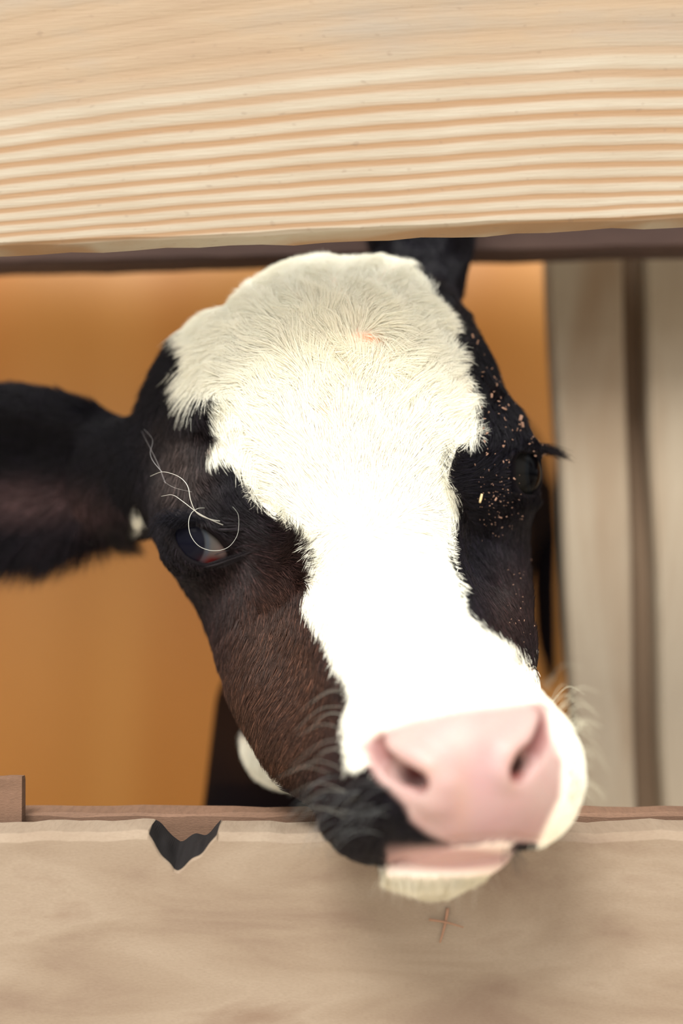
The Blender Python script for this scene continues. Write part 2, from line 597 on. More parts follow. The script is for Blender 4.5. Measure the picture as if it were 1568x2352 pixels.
_b1 = lambda P: base_field(P)
NOS_L = march([862, 880, 905, 935, 962], [1706, 1738, 1766, 1783, 1796], _b1)
NOS_R = march([1250, 1243, 1228, 1205, 1188], [1652, 1690, 1722, 1748, 1772], _b1)
MOUTH = march([735, 775, 819, 885, 940, 985, 1040, 1100, 1165, 1225, 1262], [1936, 1968, 1984, 1990, 1976, 1956, 1940, 1934, 1928, 1938, 1930], _b1)
RID_L = march([905, 945, 985, 1008, 1000], [1722, 1742, 1768, 1806, 1840], _b1)
RID_R = march([1232, 1212, 1180, 1166], [1660, 1700, 1735, 1775], _b1)


def detail_field(P, f):
    # lower lip and chin
    m = (P[:, 1] < .80) & (P[:, 2] < .09)
    Q = P[m]; g = f[m]
    lip = f_ell(Q, at(1025, 1966, .6245), (.0300, .026, .0120), math.radians(10))
    lip = smin(lip, chain(Q, [(1000, 1972, .632, .0150), (930, 1840, .668, .0165), (850, 1786, .700, .0185)]), .012)
    # eye sockets and lids
    dL = np.linalg.norm(Q - EYE_L, axis=1) - ER_L
    dR = np.linalg.norm(Q - EYE_R, axis=1) - ER_R
    g = smin(g, dL - .0018, .007)
    g = smin(g, dR - .0018, .007)
    for poly, dE, c in ((OPEN_L, dL, EYE_L), (OPEN_R, dR, EYE_R)):
        near = (dE < .02) & (Q[:, 1] < c[1] + .004)
        if near.any():
            qn = Q[near]
            sd = sdpoly(poly, proj(qn)) * qn[:, 1] / FPX
            gn = g[near]
            g[near] = smax(gn, -np.maximum(sd, qn[:, 1] - c[1]), .002)
    g = smax(g, -(dL - .0003), .0015)
    g = smin(g, poly_tube(Q, lidU, .0020), .003)
    g = smin(g, poly_tube(Q, lidD, .0010), .003)
    g = smax(g, -(dR - .0003), .0015)
    g = smin(g, chain(Q, [(1150, 1035, .758, .004), (1190, 1022, .755, .0042), (1218, 1030, .764, .004), (1232, 1042, .776, .004)]), .006)
    g = smin(g, chain(Q, [(1163, 1060, .750, .0030), (1165, 1110, .748, .0030), (1182, 1150, .754, .0040), (1212, 1152, .77, .005)]), .006)
    # muzzle: nostrils, ridges, mouth line
    g = smin(g, poly_tube(Q, RID_L + np.array([0, .002, 0]), .0045), .008)
    g = smin(g, poly_tube(Q, RID_R + np.array([0, .002, 0]), .0040), .008)
    g = smax(g, -poly_tube(Q, NOS_L, .0036), .005)
    g = smax(g, -f_cone(Q, NOS_L[2] + np.array([.001, .003, 0]), NOS_L[4] + np.array([.001, .010, .000]), .0036, .0058), .004)
    g = smax(g, -poly_tube(Q, NOS_R, .0030), .006)
    g = smax(g, -f_cone(Q, NOS_R[3], NOS_R[4] + np.array([-.003, .012, .001]), .0030, .0045), .005)
    # faint groove down the nose pad
    g = smax(g, -poly_tube(Q, MOUTH + np.array([0, -.001, 0]), .0016), .005)
    g = smin(g, lip, .0025)
    f = f.copy(); f[m] = g
    return f


def field(P):
    f = base_field(P)
    f = limbs_field(P, f)
    f = ears_field(P, f)
    return detail_field(P, f)


def axis(segs):
    out = [segs[0][0]]
    for (a, b, h) in segs:
        n = max(1, int(round((b - a) / h)))
        out += list(np.linspace(a, b, n + 1)[1:])
    return np.array(out)


Q_ = 0.0016
AX = axis([(-.32, -.13, .0035), (-.13, .125, Q_), (.125, .44, .010)])
AY = axis([(.54, .80, Q_), (.80, .90, .0030), (.90, 1.80, .012)])
AZ = axis([(-H - .01, -.19, .012), (-.19, .155, Q_), (.155, .40, .006)])


def polygonise():
    B = 8
    def pad(a):
        n = (-(len(a) - 1)) % B
        return np.concatenate([a, a[-1] + (a[-1] - a[-2]) * np.arange(1, n + 1)])
    X, Y, Z = pad(AX), pad(AY), pad(AZ)
    nx, ny, nz = len(X), len(Y), len(Z)
    G = np.ones((nx, ny, nz), np.float32)
    bi, bj, bk = np.meshgrid(np.arange((nx - 1) // B), np.arange((ny - 1) // B), np.arange((nz - 1) // B), indexing='ij')
    bi, bj, bk = bi.ravel(), bj.ravel(), bk.ravel()
    cx = (X[bi * B] + X[bi * B + B]) / 2; hx = (X[bi * B + B] - X[bi * B]) / 2
    cy = (Y[bj * B] + Y[bj * B + B]) / 2; hy = (Y[bj * B + B] - Y[bj * B]) / 2
    cz = (Z[bk * B] + Z[bk * B + B]) / 2; hz = (Z[bk * B + B] - Z[bk * B]) / 2
    fc = np.concatenate([field(np.stack([cx, cy, cz], 1)[s:s + 60000]) for s in range(0, len(cx), 60000)])
    R = np.sqrt(hx ** 2 + hy ** 2 + hz ** 2)
    act = np.abs(fc) < R * 1.5 + .012
    inside = (~act) & (fc < 0)
    for i, j, k in zip(bi[inside], bj[inside], bk[inside]):
        G[i * B:i * B + B + 1, j * B:j * B + B + 1, k * B:k * B + B + 1] = -1
    ai, aj, ak = bi[act], bj[act], bk[act]
    off = np.arange(B + 1)
    CH = 400
    for s in range(0, len(ai), CH):
        i = ai[s:s + CH, None] * B + off; j = aj[s:s + CH, None] * B + off; k = ak[s:s + CH, None] * B + off
        I = np.broadcast_to(i[:, :, None, None], (len(i), B + 1, B + 1, B + 1))
        J = np.broadcast_to(j[:, None, :, None], I.shape)
        K = np.broadcast_to(k[:, None, None, :], I.shape)
        P = np.stack([X[I].ravel(), Y[J].ravel(), Z[K].ravel()], 1)
        G[I.ravel(), J.ravel(), K.ravel()] = field(P)
    S = G < 0
    c = np.zeros((nx - 1, ny - 1, nz - 1), np.uint8)
    for a in (0, 1):
        for b in (0, 1):
            for d in (0, 1):
                c += S[a:nx - 1 + a, b:ny - 1 + b, d:nz - 1 + d]
    mixed = (c > 0) & (c < 8)
    ci, cj, ck = np.nonzero(mixed)
    idx = np.full(mixed.shape, -1, np.int32)
    idx[ci, cj, ck] = np.arange(len(ci))
    acc = np.zeros((len(ci), 3)); cnt = np.zeros(len(ci))
    corners = [(a, b, d) for a in (0, 1) for b in (0, 1) for d in (0, 1)]
    for p in corners:
        for ax_ in range(3):
            if p[ax_] == 1: continue
            q = list(p); q[ax_] = 1
            g0 = G[ci + p[0], cj + p[1], ck + p[2]]; g1 = G[ci + q[0], cj + q[1], ck + q[2]]
            m = (g0 < 0) != (g1 < 0)
            t = np.where(m, g0 / (g0 - g1 + 1e-12), 0)
            P0 = np.stack([X[ci + p[0]], Y[cj + p[1]], Z[ck + p[2]]], 1)
            P1 = np.stack([X[ci + q[0]], Y[cj + q[1]], Z[ck + q[2]]], 1)
            acc += (P0 + (P1 - P0) * t[:, None]) * m[:, None]; cnt += m
    V = acc / cnt[:, None]
    Fs = []
    # x edges
    for ax_ in range(3):
        a = [slice(None)] * 3; b = [slice(None)] * 3
        a[ax_] = slice(0, -1); b[ax_] = slice(1, None)
        for o in range(3):
            if o != ax_:
                a[o] = slice(1, -1); b[o] = slice(1, -1)
        s0 = S[tuple(a)]; s1 = S[tuple(b)]
        e = np.nonzero(s0 != s1)
        flip = s0[e]
        e = list(e)
        o1, o2 = [o for o in range(3) if o != ax_]
        base = [e[0].copy(), e[1].copy(), e[2].copy()]
        base[o1] += 1; base[o2] += 1
        quad = []
        for (u, v) in ((0, 0), (1, 0), (1, 1), (0, 1)):
            cidx = [base[0].copy(), base[1].copy(), base[2].copy()]
            cidx[o1] -= u; cidx[o2] -= v
            quad.append(idx[cidx[0], cidx[1], cidx[2]])
        q = np.stack(quad, 1)
        fl = flip if ax_ != 1 else ~flip
        q[~fl] = q[~fl][:, ::-1]
        Fs.append(q)
    F = np.concatenate(Fs)
    F = F[(F >= 0).all(1)]
    return V, F


def chunked(fn, P, n=100000):
    return np.concatenate([fn(P[s:s + n]) for s in range(0, len(P), n)])


def grad(P, h=4e-4):
    g = np.zeros_like(P)
    T = np.array([[1, -1, -1], [-1, -1, 1], [-1, 1, -1], [1, 1, 1.]])
    for t in T:
        g += t * chunked(field, P + t * h)[:, None]
    return g / (4 * h)


BV, BF = polygonise()
for _ in range(2):
    g = grad(BV)
    fv = chunked(field, BV)
    st = np.clip(fv / (np.linalg.norm(g, axis=1) ** 2 + 1e-6), -.0015, .0015)
    BV = BV - g * st[:, None]
BN = grad(BV); BN /= np.linalg.norm(BN, axis=1)[:, None] + 1e-9


# ------------------------------------------------------------------ coat pattern
BLAZE = np.array([(300, 480), (860, 480), (940, 590), (982, 650), (1004, 693), (1036, 739), (1030, 790), (1056, 812), (1046, 842), (1078, 878), (1094, 918), (1102, 984), (1076, 1024),
                  (1049, 1064), (1040, 1090), (1056, 1144), (1056, 1183), (1046, 1243), (1038, 1290), (1050, 1336), (1069, 1389), (1092, 1430),
                  (1130, 1465), (1172, 1495), (1215, 1532), (1300, 1580), (1420, 1700), (1420, 1960), (1240, 1945), (1165, 1927), (1040, 1938),
                  (987, 1909), (946, 1879), (936, 1848), (905, 1817), (870, 1787), (854, 1757), (819, 1768), (798, 1762), (790, 1700), (790, 1645),
                  (806, 1600), (800, 1560), (768, 1520), (750, 1470), (722, 1425), (700, 1385), (702, 1342), (705, 1303), (696, 1263), (671, 1230),
                  (638, 1207), (598, 1163), (570, 1117), (558, 1084), (535, 1056), (499, 1051), (470, 1046), (490, 1004), (482, 965), (474, 931),
                  (490, 898), (462, 888), (452, 910), (438, 890), (428, 860), (444, 799), (432, 745), (440, 690)], float)
CHIN = np.array([(840, 2000), (885, 1993), (946, 1974), (1038, 1946), (1165, 1934), (1200, 1945), (1260, 1965), (1260, 2150), (820, 2150)], float)
PAD = np.array([(822, 1712), (850, 1690), (900, 1665), (950, 1648), (1050, 1626), (1150, 1616), (1240, 1606), (1262, 1622), (1268, 1680), (1292, 1750), (1286, 1830),
                (1258, 1885), (1235, 1935), (1165, 1932), (1040, 1942), (985, 1916), (944, 1884), (932, 1850), (900, 1818), (866, 1790), (845, 1755)], float)


def gauss(p, c, s):
    s = np.asarray(s, float) if np.ndim(s) else np.array([s, s], float)
    return np.exp(-(((p - np.asarray(c, float)) / s) ** 2).sum(1))


WHITE = np.array([.95, .925, .80])
BLACK = np.array([.0034, .0026, .0052])
BROWN = np.array([.040, .018, .011])
GREYB = np.array([.050, .036, .032])
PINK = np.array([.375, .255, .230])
ORANGE_SKIN = np.array([.95, .52, .34])


def coat(P, jitter=0.0, skin=False, rg=None):
    p = proj(P)
    d = P[:, 1]
    n = len(P)
    q = p + (rg.normal(0, jitter, (n, 2)) if jitter else 0)
    # head pattern
    w = inside(BLAZE, q) & (d < .845) & ~((p[:, 0] > 900) & (p[:, 1] < 635) & (d > .80))
    chin = inside(CHIN, q) & (d < .70)
    lipblack = gauss(q, (1205, 1950), (42, 22)) > .5
    throat = ((q[:, 0] > 520) & (q[:, 0] < 760) & (q[:, 1] > 1670) & (d > .745) & (d < .90) & (q[:, 1] < 1815))
    t2 = inside(np.array([(560, 1700), (600, 1740), (640, 1790), (700, 1850), (700, 1900), (560, 1900)], float), q) & (P[:, 1] > .700) & (P[:, 1] < .9)
    tuft = (gauss(q, (312, 1205), (18, 50)) > .45) & (d > .78)
    br = np.clip(gauss(p, (640, 1540), (150, 230)) * 1.2 + gauss(p, (600, 1700), (140, 120)) * .7, 0, 1)
    br = np.where(q[:, 1] > 1800, br * .5, br)
    br = np.clip(br + .35 * gauss(p, (1185, 1440), (60, 130)), 0, 1) * (q[:, 0] < 1250)
    gb = np.clip(gauss(p, (415, 1060), (55, 110)), 0, 1) * .9
    col = BLACK[None] * (1 - br[:, None]) + BROWN[None] * br[:, None]
    col = col * (1 - gb[:, None]) + GREYB[None] * gb[:, None]
    ear = np.clip(gauss(p, (60, 1150), (170, 45)), 0, 1) * (d > .80)
    col = col * (1 - ear[:, None]) + np.array([.075, .042, .042])[None] * ear[:, None]
    white = (w & ~lipblack) | throat | t2 | tuft | (chin & ~lipblack)
    col = np.where(white[:, None], WHITE[None], col)
    return col, white, q, d


def body_color(P):
    col, white, q, d = coat(P)
    p = proj(P)
    sd = sdpoly(PAD, p)
    pad = np.clip(.5 - sd / np.where(p[:, 1] < 1740, 30, 14), 0, 1) * (d < .66) * (p[:, 1] < 1950)
    skinw = np.array([.90, .76, .66])
    col = np.where(white[:, None], skinw[None], col * .45)
    os_ = np.clip(gauss(p, (757, 978), (26, 40)) + gauss(p, (850, 778), (52, 16)) + .8 * gauss(p, (762, 795), (14, 14)) + .5 * gauss(p, (865, 935), (14, 34)) + .35 * gauss(p, (820, 900), (170, 230)), 0, 1)
    os_ = os_ * white * (p[:, 1] < 1500)
    col = col * (1 - os_[:, None]) + ORANGE_SKIN[None] * os_[:, None]
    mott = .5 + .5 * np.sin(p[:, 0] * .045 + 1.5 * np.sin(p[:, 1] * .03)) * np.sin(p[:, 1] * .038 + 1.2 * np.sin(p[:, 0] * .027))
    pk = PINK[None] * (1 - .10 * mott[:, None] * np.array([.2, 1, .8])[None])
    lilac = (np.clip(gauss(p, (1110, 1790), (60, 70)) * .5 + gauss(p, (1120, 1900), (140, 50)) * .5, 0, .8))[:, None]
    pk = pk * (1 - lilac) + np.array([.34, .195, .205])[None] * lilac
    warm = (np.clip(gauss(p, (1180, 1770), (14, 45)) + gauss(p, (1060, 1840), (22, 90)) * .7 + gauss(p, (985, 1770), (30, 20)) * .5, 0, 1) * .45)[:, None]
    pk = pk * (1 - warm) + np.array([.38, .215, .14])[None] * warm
    nost = np.zeros(len(P))
    near = pad > 0
    if near.any():
        nd = np.minimum(np.minimum(poly_tube(P[near], NOS_L, .003), poly_tube(P[near], NOS_R, .003)),
                        np.minimum(f_cone(P[near], NOS_L[3], NOS_L[4] + np.array([.004, .022, .002]), .003, .003),
                                   f_cone(P[near], NOS_R[4], NOS_R[4] + np.array([-.006, .020, .002]), .003, .003)))
        nost[near] = np.clip(1 - nd / .003, 0, 1)
    pk = pk * (1 - nost[:, None]) + np.array([.15, .04, .035])[None] * nost[:, None]
    # lower lip
    lip = np.clip(gauss(p, (1040, 1972), (150, 26)) * 1.6, 0, 1) * (p[:, 1] > 1930) * (p[:, 1] < 2012) * (d < .66) * (p[:, 0] > 880) * (p[:, 0] < 1185)
    pad = np.clip(np.maximum(pad, lip), 0, 1)
    lb = np.array([.42, .255, .235])[None]
    pk = np.where((lip > .5)[:, None], lb, pk)
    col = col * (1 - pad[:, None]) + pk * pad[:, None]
    # bare dark skin round the eyes
    eye = np.minimum(np.linalg.norm(P - EYE_L, axis=1) - ER_L, np.linalg.norm(P - EYE_R, axis=1) - ER_R)
    ring = np.clip(1 - eye / .006, 0, 1)[:, None]
    col = col * (1 - ring) + np.array([.006, .005, .006])[None] * ring
    return np.clip(col, 0, 1), pad, np.clip(ring[:, 0], 0, 1)


m_skin = NT('calf_hide')
at_ = m_skin.n('Attribute', attribute_name='coat'); at2 = m_skin.n('Attribute', attribute_name='bare')
fine = m_skin.noise(m_skin.coord(), 380, 3, 0.6)
colr = m_skin.mix(m_skin.math('MULTIPLY', m_skin.ramp(m_skin.noise(m_skin.coord(), 60, 3), [(.4, (0,) * 3), (.7, (1,) * 3)]), m_skin.math('MULTIPLY', at2.outputs['Fac'], .10)), at_.outputs['Color'], (.5, .3, .28))
m_skin.l(colr, m_skin.b.inputs['Base Color'])
rr = m_skin.n('MapRange'); m_skin.l(at2.outputs['Fac'], rr.inputs[0]); rr.inputs[3].default_value = .75; rr.inputs[4].default_value = .42
m_skin.l(rr.outputs[0], m_skin.b.inputs['Roughness'])
m_skin.l(m_skin.math('MULTIPLY', at2.outputs['Fac'], .35), m_skin.b.inputs['Subsurface Weight'])
m_skin.b.inputs['Subsurface Radius'].default_value = (.004, .0015, .001)
m_skin.b.inputs['Subsurface Scale'].default_value = 1.0
m_skin.bump(fine, .25, .0006)
spm = m_skin.n('MapRange'); m_skin.l(at2.outputs['Fac'], spm.inputs[0]); spm.inputs[3].default_value = .04; spm.inputs[4].default_value = .26
m_skin.l(spm.outputs[0], m_skin.b.inputs['Specular IOR Level'])

calf = mesh_obj('calf', BV, BF, m_skin.m)
calf.location = (0, 0, H)
tag(calf, 'black and white calf pushing its head between the fence boards, pink nose towards us', 'calf')
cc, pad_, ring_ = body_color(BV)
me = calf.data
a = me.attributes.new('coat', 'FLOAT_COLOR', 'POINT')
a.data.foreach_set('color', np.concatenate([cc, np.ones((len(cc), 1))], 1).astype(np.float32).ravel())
a = me.attributes.new('bare', 'FLOAT', 'POINT')
a.data.foreach_set('value', np.clip(pad_ + .1 * ring_, 0, 1).astype(np.float32))


# ------------------------------------------------------------------ eyes
def eyeball(name, c, r, gaze, label, left):
    n, m = 96, 64
    V = [(0, 0, 1)]
    for i in range(1, m):
        th = math.pi * i / m
        for j in range(n):
            ph = 2 * math.pi * j / n
            V.append((math.sin(th) * math.cos(ph), math.sin(th) * math.sin(ph), math.cos(th)))
    V.append((0, 0, -1))
    V = np.array(V)
    F = [(0, 1 + j, 1 + (j + 1) % n) for j in range(n)]
    for i in range(m - 2):
        for j in range(n):
            a_, b_ = 1 + i * n + j, 1 + i * n + (j + 1) % n
            F.append((a_, a_ + n, b_ + n, b_))
    L = len(V) - 1
    F += [(L, 1 + (m - 2) * n + (j + 1) % n, 1 + (m - 2) * n + j) for j in range(n)]
    # rotate z axis to gaze
    z = gaze / np.linalg.norm(gaze)
    x = np.cross([0, 0, 1.], z); x /= np.linalg.norm(x)
    y = np.cross(z, x)
    R = np.stack([x, y, z], 1)
    ang = np.degrees(np.arccos(np.clip(V[:, 2], -1, 1)))
    bulge = 1 + .045 * np.clip(1 - (ang / 40) ** 2, 0, 1)
    W = (V * bulge[:, None]) @ R.T * r
    iris = np.clip((40 - ang) / 3, 0, 1)
    pup = np.clip((1 - np.sqrt((V[:, 0] / .50) ** 2 + (V[:, 1] / .30) ** 2)) / .15, 0, 1) * (V[:, 2] > 0)
    col = np.array([.065, .060, .055])[None] * np.ones((len(V), 1))
    limb = np.exp(-((ang - 42) / 4) ** 2)[:, None]
    col = col * (1 - limb * .8) + np.array([.03, .04, .055]) * limb * .8
    ir = np.array([.006, .006, .010])
    col = col * (1 - iris[:, None]) + ir * iris[:, None]
    col = col * (1 - pup[:, None]) + np.array([.004, .004, .008]) * pup[:, None]
    if left:
        p = proj(W + c)
        fr = (W[:, 1] < 0)
        g1 = (gauss(p, (520, 1270), (22, 26)) * fr)[:, None]
        col = col * (1 - g1) + np.array([.16, .11, .10]) * g1
        g2 = (np.clip(gauss(p, (490, 1292), (24, 14)) * 1.3, 0, 1) * fr)[:, None]
        col = col * (1 - g2) + np.array([.07, .008, .008]) * g2
    else:
        col = col * .12
    m_e = NT(name + '_surface')
    aa = m_e.n('Attribute', attribute_name='tone')
    m_e.l(aa.outputs['Color'], m_e.b.inputs['Base Color'])
    m_e.b.inputs['Roughness'].default_value = .16
    m_e.b.inputs['Coat Weight'].default_value = .0
    m_e.b.inputs['Coat Roughness'].default_value = .08
    m_e.b.inputs['Specular IOR Level'].default_value = .03
    o = mesh_obj(name, W + c, F, m_e.m, calf)
    at3 = o.data.attributes.new('tone', 'FLOAT_COLOR', 'POINT')
    at3.data.foreach_set('color', np.concatenate([col, np.ones((len(col), 1))], 1).astype(np.float32).ravel())
    tag(o, label)
    return o


eyeball('eye', EYE_L, ER_L, np.array([-.46, -.88, -.02]), 'dark eye with pale inner corner', True)
eyeball('eye', EYE_R, ER_R, np.array([.93, -.34, .02]), 'dark glossy eye seen from the side', False)


# ------------------------------------------------------------------ hair
def strands(name, pts, rad, col, parent, rough=.55, spec=.35, trans=0.0, npts=None):
    """pts (N,K,3); rad (N,K); col (N,3)"""
    N, K = pts.shape[:2]
    cu = bpy.data.hair_curves.new(name)
    cu.add_curves([K] * N)
    cu.attributes['position'].data.foreach_set('vector', pts.astype(np.float32).ravel())
    ra = cu.attributes.get('radius') or cu.attributes.new('radius', 'FLOAT', 'POINT')
    ra.data.foreach_set('value', rad.astype(np.float32).ravel())
    ca = cu.attributes.new('tone', 'FLOAT_COLOR', 'CURVE')
    ca.data.foreach_set('color', np.concatenate([col, np.ones((N, 1))], 1).astype(np.float32).ravel())
    m = NT(name + '_hair')
    aa = m.n('Attribute', attribute_name='tone')
    m.l(aa.outputs['Color'], m.b.inputs['Base Color'])
    m.b.inputs['Roughness'].default_value = rough
    m.b.inputs['Specular IOR Level'].default_value = spec
    if trans:
        tr = m.n('BsdfTranslucent'); m.l(aa.outputs['Color'], tr.inputs[0])
        ms = m.n('MixShader'); ms.inputs[0].default_value = trans
        m.l(m.b.outputs[0], ms.inputs[1]); m.l(tr.outputs[0], ms.inputs[2])
        out = m.t.nodes['Material Output']
        m.l(ms.outputs[0], out.inputs['Surface'])
    cu.materials.append(m.m)
    o = bpy.data.objects.new(name, cu)
    link(o, parent)
    return o


tri = np.concatenate([BF[:, [0, 1, 2]], BF[:, [0, 2, 3]]])
e1 = BV[tri[:, 1]] - BV[tri[:, 0]]; e2_ = BV[tri[:, 2]] - BV[tri[:, 0]]
area = .5 * np.linalg.norm(np.cross(e1, e2_), axis=1)
cent = BV[tri].mean(1)
cn = BN[tri].mean(1)
view = -cent / np.linalg.norm(cent, axis=1)[:, None]
facing = (cn * view).sum(1)
pc = proj(cent)
wgt = area.copy()
wgt *= np.where(facing > -.15, 1.0, .25)
wgt *= np.where(cent[:, 1] < .80, 1.0, np.where(cent[:, 1] < .90, .55, 0.0))
wgt *= np.where(cent[:, 2] > -.25, 1.0, 0.0)
skinpad = sdpoly(PAD, pc) < -25
wgt *= np.where(skinpad & (cent[:, 1] < .66), 0.0, 1.0)

N = 330000
ti = rng.choice(len(tri), N, p=wgt / wgt.sum())
u = rng.random(N); v = rng.random(N)
s_ = u + v > 1
u[s_] = 1 - u[s_]; v[s_] = 1 - v[s_]
T = tri[ti]
RP = BV[T[:, 0]] * (1 - u - v)[:, None] + BV[T[:, 1]] * u[:, None] + BV[T[:, 2]] * v[:, None]
RN = BN[T[:, 0]] * (1 - u - v)[:, None] + BN[T[:, 1]] * u[:, None] + BN[T[:, 2]] * v[:, None]
RN /= np.linalg.norm(RN, axis=1)[:, None]

# keep off bare skin
sdp = sdpoly(PAD, proj(RP))
dl = np.minimum(np.linalg.norm(RP - EYE_L, axis=1) - ER_L, np.linalg.norm(RP - EYE_R, axis=1) - ER_R)
pp = proj(RP)
lipzone = (pp[:, 1] > 1932) & (pp[:, 1] < 2008) & (pp[:, 0] > 890) & (pp[:, 0] < 1190) & (RP[:, 1] < .66)
bald = np.clip(gauss(pp, (757, 978), (20, 34)) * 1.1 + gauss(pp, (850, 778), (48, 11)) + .8 * gauss(pp, (762, 795), (9, 9)), 0, 1)
opn = np.minimum(sdpoly(OPEN_L, pp), sdpoly(OPEN_R, pp))
keep = (dl > .0008) & (opn > 5) & ~((rng.random(N) > np.clip((sdp + np.where(pp[:, 1] < 1740, 2, -2)) / np.where(pp[:, 1] < 1740, 30, 8), 0, 1)) & (RP[:, 1] < .66)) & ~lipzone & (rng.random(N) > bald * .93)
RP, RN = RP[keep], RN[keep]
N = len(RP)
pp = proj(RP)

CTRL = np.array([  # px, py, dx, dy (image direction in which the hair lies)
    (640, 1260, .90, -.30), (690, 1300, .95, -.10), (560, 1180, .80, .25), (480, 1110, .65, .75), (560, 1090, .6, .8), (430, 1040, .35, .95),
    (470, 950, .6, .4), (400, 850, -.7, .5), (380, 790, -.9, .1), (380, 930, -.5, .7), (620, 1330, .8, .5), (700, 1400, .25, .95), (640, 1480, -.1, 1), (560, 1500, -.1, 1),
    (620, 1620, -.45, .85), (700, 1650, -.55, .8), (700, 1780, -.7, .6), (780, 1540, .15, 1), (520, 1380, .2, 1), (470, 1350, .3, 1),
    (830, 1160, 0, -1), (760, 1140, -.45, -.9), (700, 1080, -.65, -.75), (620, 1100, -.7, -.2), (900, 1140, .45, -.9), (980, 1080, .75, -.65), (830, 1000, 0, -1), (740, 950, -.3, -.95),
    (920, 950, .4, -.9), (650, 950, -.7, -.7), (1010, 1000, .85, -.5), (1020, 900, .8, -.5), (900, 830, .75, -.6), (840, 850, .3, -.95), (760, 850, -.3, -.95), (600, 850, -.9, -.4),
    (700, 700, -.6, -.8), (850, 690, .3, -.95), (960, 740, .8, -.5), (550, 740, -.85, -.2),
    (760, 1260, -.6, .7), (830, 1300, 0, 1), (900, 1280, .6, .75), (960, 1220, 1, .1), (700, 1200, -.7, -.5), (860, 1450, .0, 1), (950, 1450, .15, 1), (1000, 1350, .7, .6),
    (1080, 1100, -1, -.1), (1100, 1180, -.9, -.35), (1130, 1050, -.8, .35), (1140, 960, -.2, .9), (1120, 880, -.5, .8), (1090, 1290, -.5, -.85), (1120, 1380, -.35, -.9), (1170, 1480, -.5, -.85),
    (1170, 1250, .1, -1), (1190, 1400, .1, -1), (1000, 1560, .1, 1), (1150, 1560, .35, 1), (1290, 1700, .5, .85), (1310, 1850, .3, 1), (820, 1680, -.6, .8), (880, 1860, -.5, .55),
    (800, 1900, -.5, .6), (740, 1880, -.6, .6), (980, 1950, -.2, .8), (1000, 2030, -.1, 1), (1180, 2000, .3, 1),
    (100, 930, -.8, -.2), (200, 1000, -.9, 0), (60, 1080, -1, .0), (100, 1240, -.35, .95), (250, 1220, -.15, 1), (0, 1280, -.4, .9), (960, 560, .1, -1), (340, 1150, -.2, .9), (380, 1180, -.5, .6)
])


def flow(p):
    w_ = 1.0 / ((((p[:, None, :] - CTRL[None, :, :2]) / 40.0) ** 2).sum(2) + .25) ** 1.6
    d = CTRL[:, 2:] / np.linalg.norm(CTRL[:, 2:], axis=1)[:, None]
    f = (w_[:, :, None] * d[None]).sum(1)
    return f / (np.linalg.norm(f, axis=1)[:, None] + 1e-6)


fl = np.concatenate([flow(pp[s:s + 20000]) for s in range(0, N, 20000)])
# upper curl on the forehead
r_ = pp - np.array([835, 770.]); rr_ = np.linalg.norm(r_, axis=1)
sw = np.exp(-(rr_ / 80) ** 2)[:, None]
tang = np.stack([-r_[:, 1], r_[:, 0]], 1) / (rr_[:, None] + 1e-6)
fl = fl * (1 - sw) + (tang * .8 + r_ / (rr_[:, None] + 1e-6) * .6) * sw
# smooth wobble so the coat lies in locks
lock = np.stack([np.sin(pp[:, 0] * .055 + 2 * np.sin(pp[:, 1] * .041)), np.sin(pp[:, 1] * .063 + 2 * np.sin(pp[:, 0] * .047 + 1))], 1)
forehead = np.clip(gauss(pp, (740, 780), (420, 260)), 0, 1)[:, None]
fl = fl + lock * (.12 + .38 * forehead) + rng.normal(0, .10, fl.shape)
D3 = np.stack([fl[:, 0], np.zeros(N), -fl[:, 1]], 1)
D3 -= (D3 * RN).sum(1)[:, None] * RN
D3 /= np.linalg.norm(D3, axis=1)[:, None] + 1e-6

# length
Lh = np.full(N, .0095)
Lh += .0055 * forehead[:, 0]
Lh += .003 * gauss(pp, (1080, 1100), (90, 120)) + .003 * gauss(pp, (680, 1280), (70, 70))
Lh *= np.clip(.22 + dl[keep] / .018, .22, 1)
mz = np.clip((RP[:, 1] - .595) / .115, 0, 1)
Lh = Lh * mz + .0032 * (1 - mz)

Lh *= np.where((RP[:, 1] >= .66) & (pp[:, 1] > 1350) & (pp[:, 1] < 1900), .85, 1)
Lh = np.where(inside(CHIN, pp) & (RP[:, 1] < .68) & (pp[:, 1] > 1992), .009, Lh)
ear_low = (pp[:, 0] < 320) & (pp[:, 1] > 1200) & (RP[:, 1] > .8)
Lh = np.where(ear_low, .030, Lh)
Lh = np.where((pp[:, 0] < 330) & ~ear_low & (RP[:, 1] > .8), .012, Lh)
tuftz = gauss(pp, (385, 830), (40, 80)) + gauss(pp, (450, 920), (50, 40))
Lh += .008 * tuftz + .002 * gauss(pp, (375, 850), (40, 85))
Lh *= 1 - .35 * gauss(pp, (1070, 790), (70, 110))
Lh = np.where((gauss(pp, (312, 1205), (26, 60)) > .4) & (RP[:, 1] > .78), .010, Lh)
Lh *= 1 - .35 * np.clip((720 - pp[:, 1]) / 80, 0, 1) * (pp[:, 0] > 450)
Lh *= rng.uniform(.65, 1.2, N)

lift = .26 + .22 * forehead[:, 0] + .30 * np.clip(tuftz, 0, 1) 
lift = lift * (.55 + .45 * mz)
lift = np.where(ear_low, .1, lift) + rng.normal(0, .07, N)

K = 5
tt = np.linspace(0, 1, K)
PT = np.zeros((N, K, 3))
bend = rng.normal(0, .12, (N, 3)) + np.stack([lock[:, 1], 0 * lock[:, 0], lock[:, 0]], 1) * (.10 + .30 * forehead)
for i, t in enumerate(tt):
    PT[:, i] = RP + Lh[:, None] * (D3 * t + RN * (lift * (t * 1.15 - .55 * t * t))[:, None] + bend * t * t * .5)
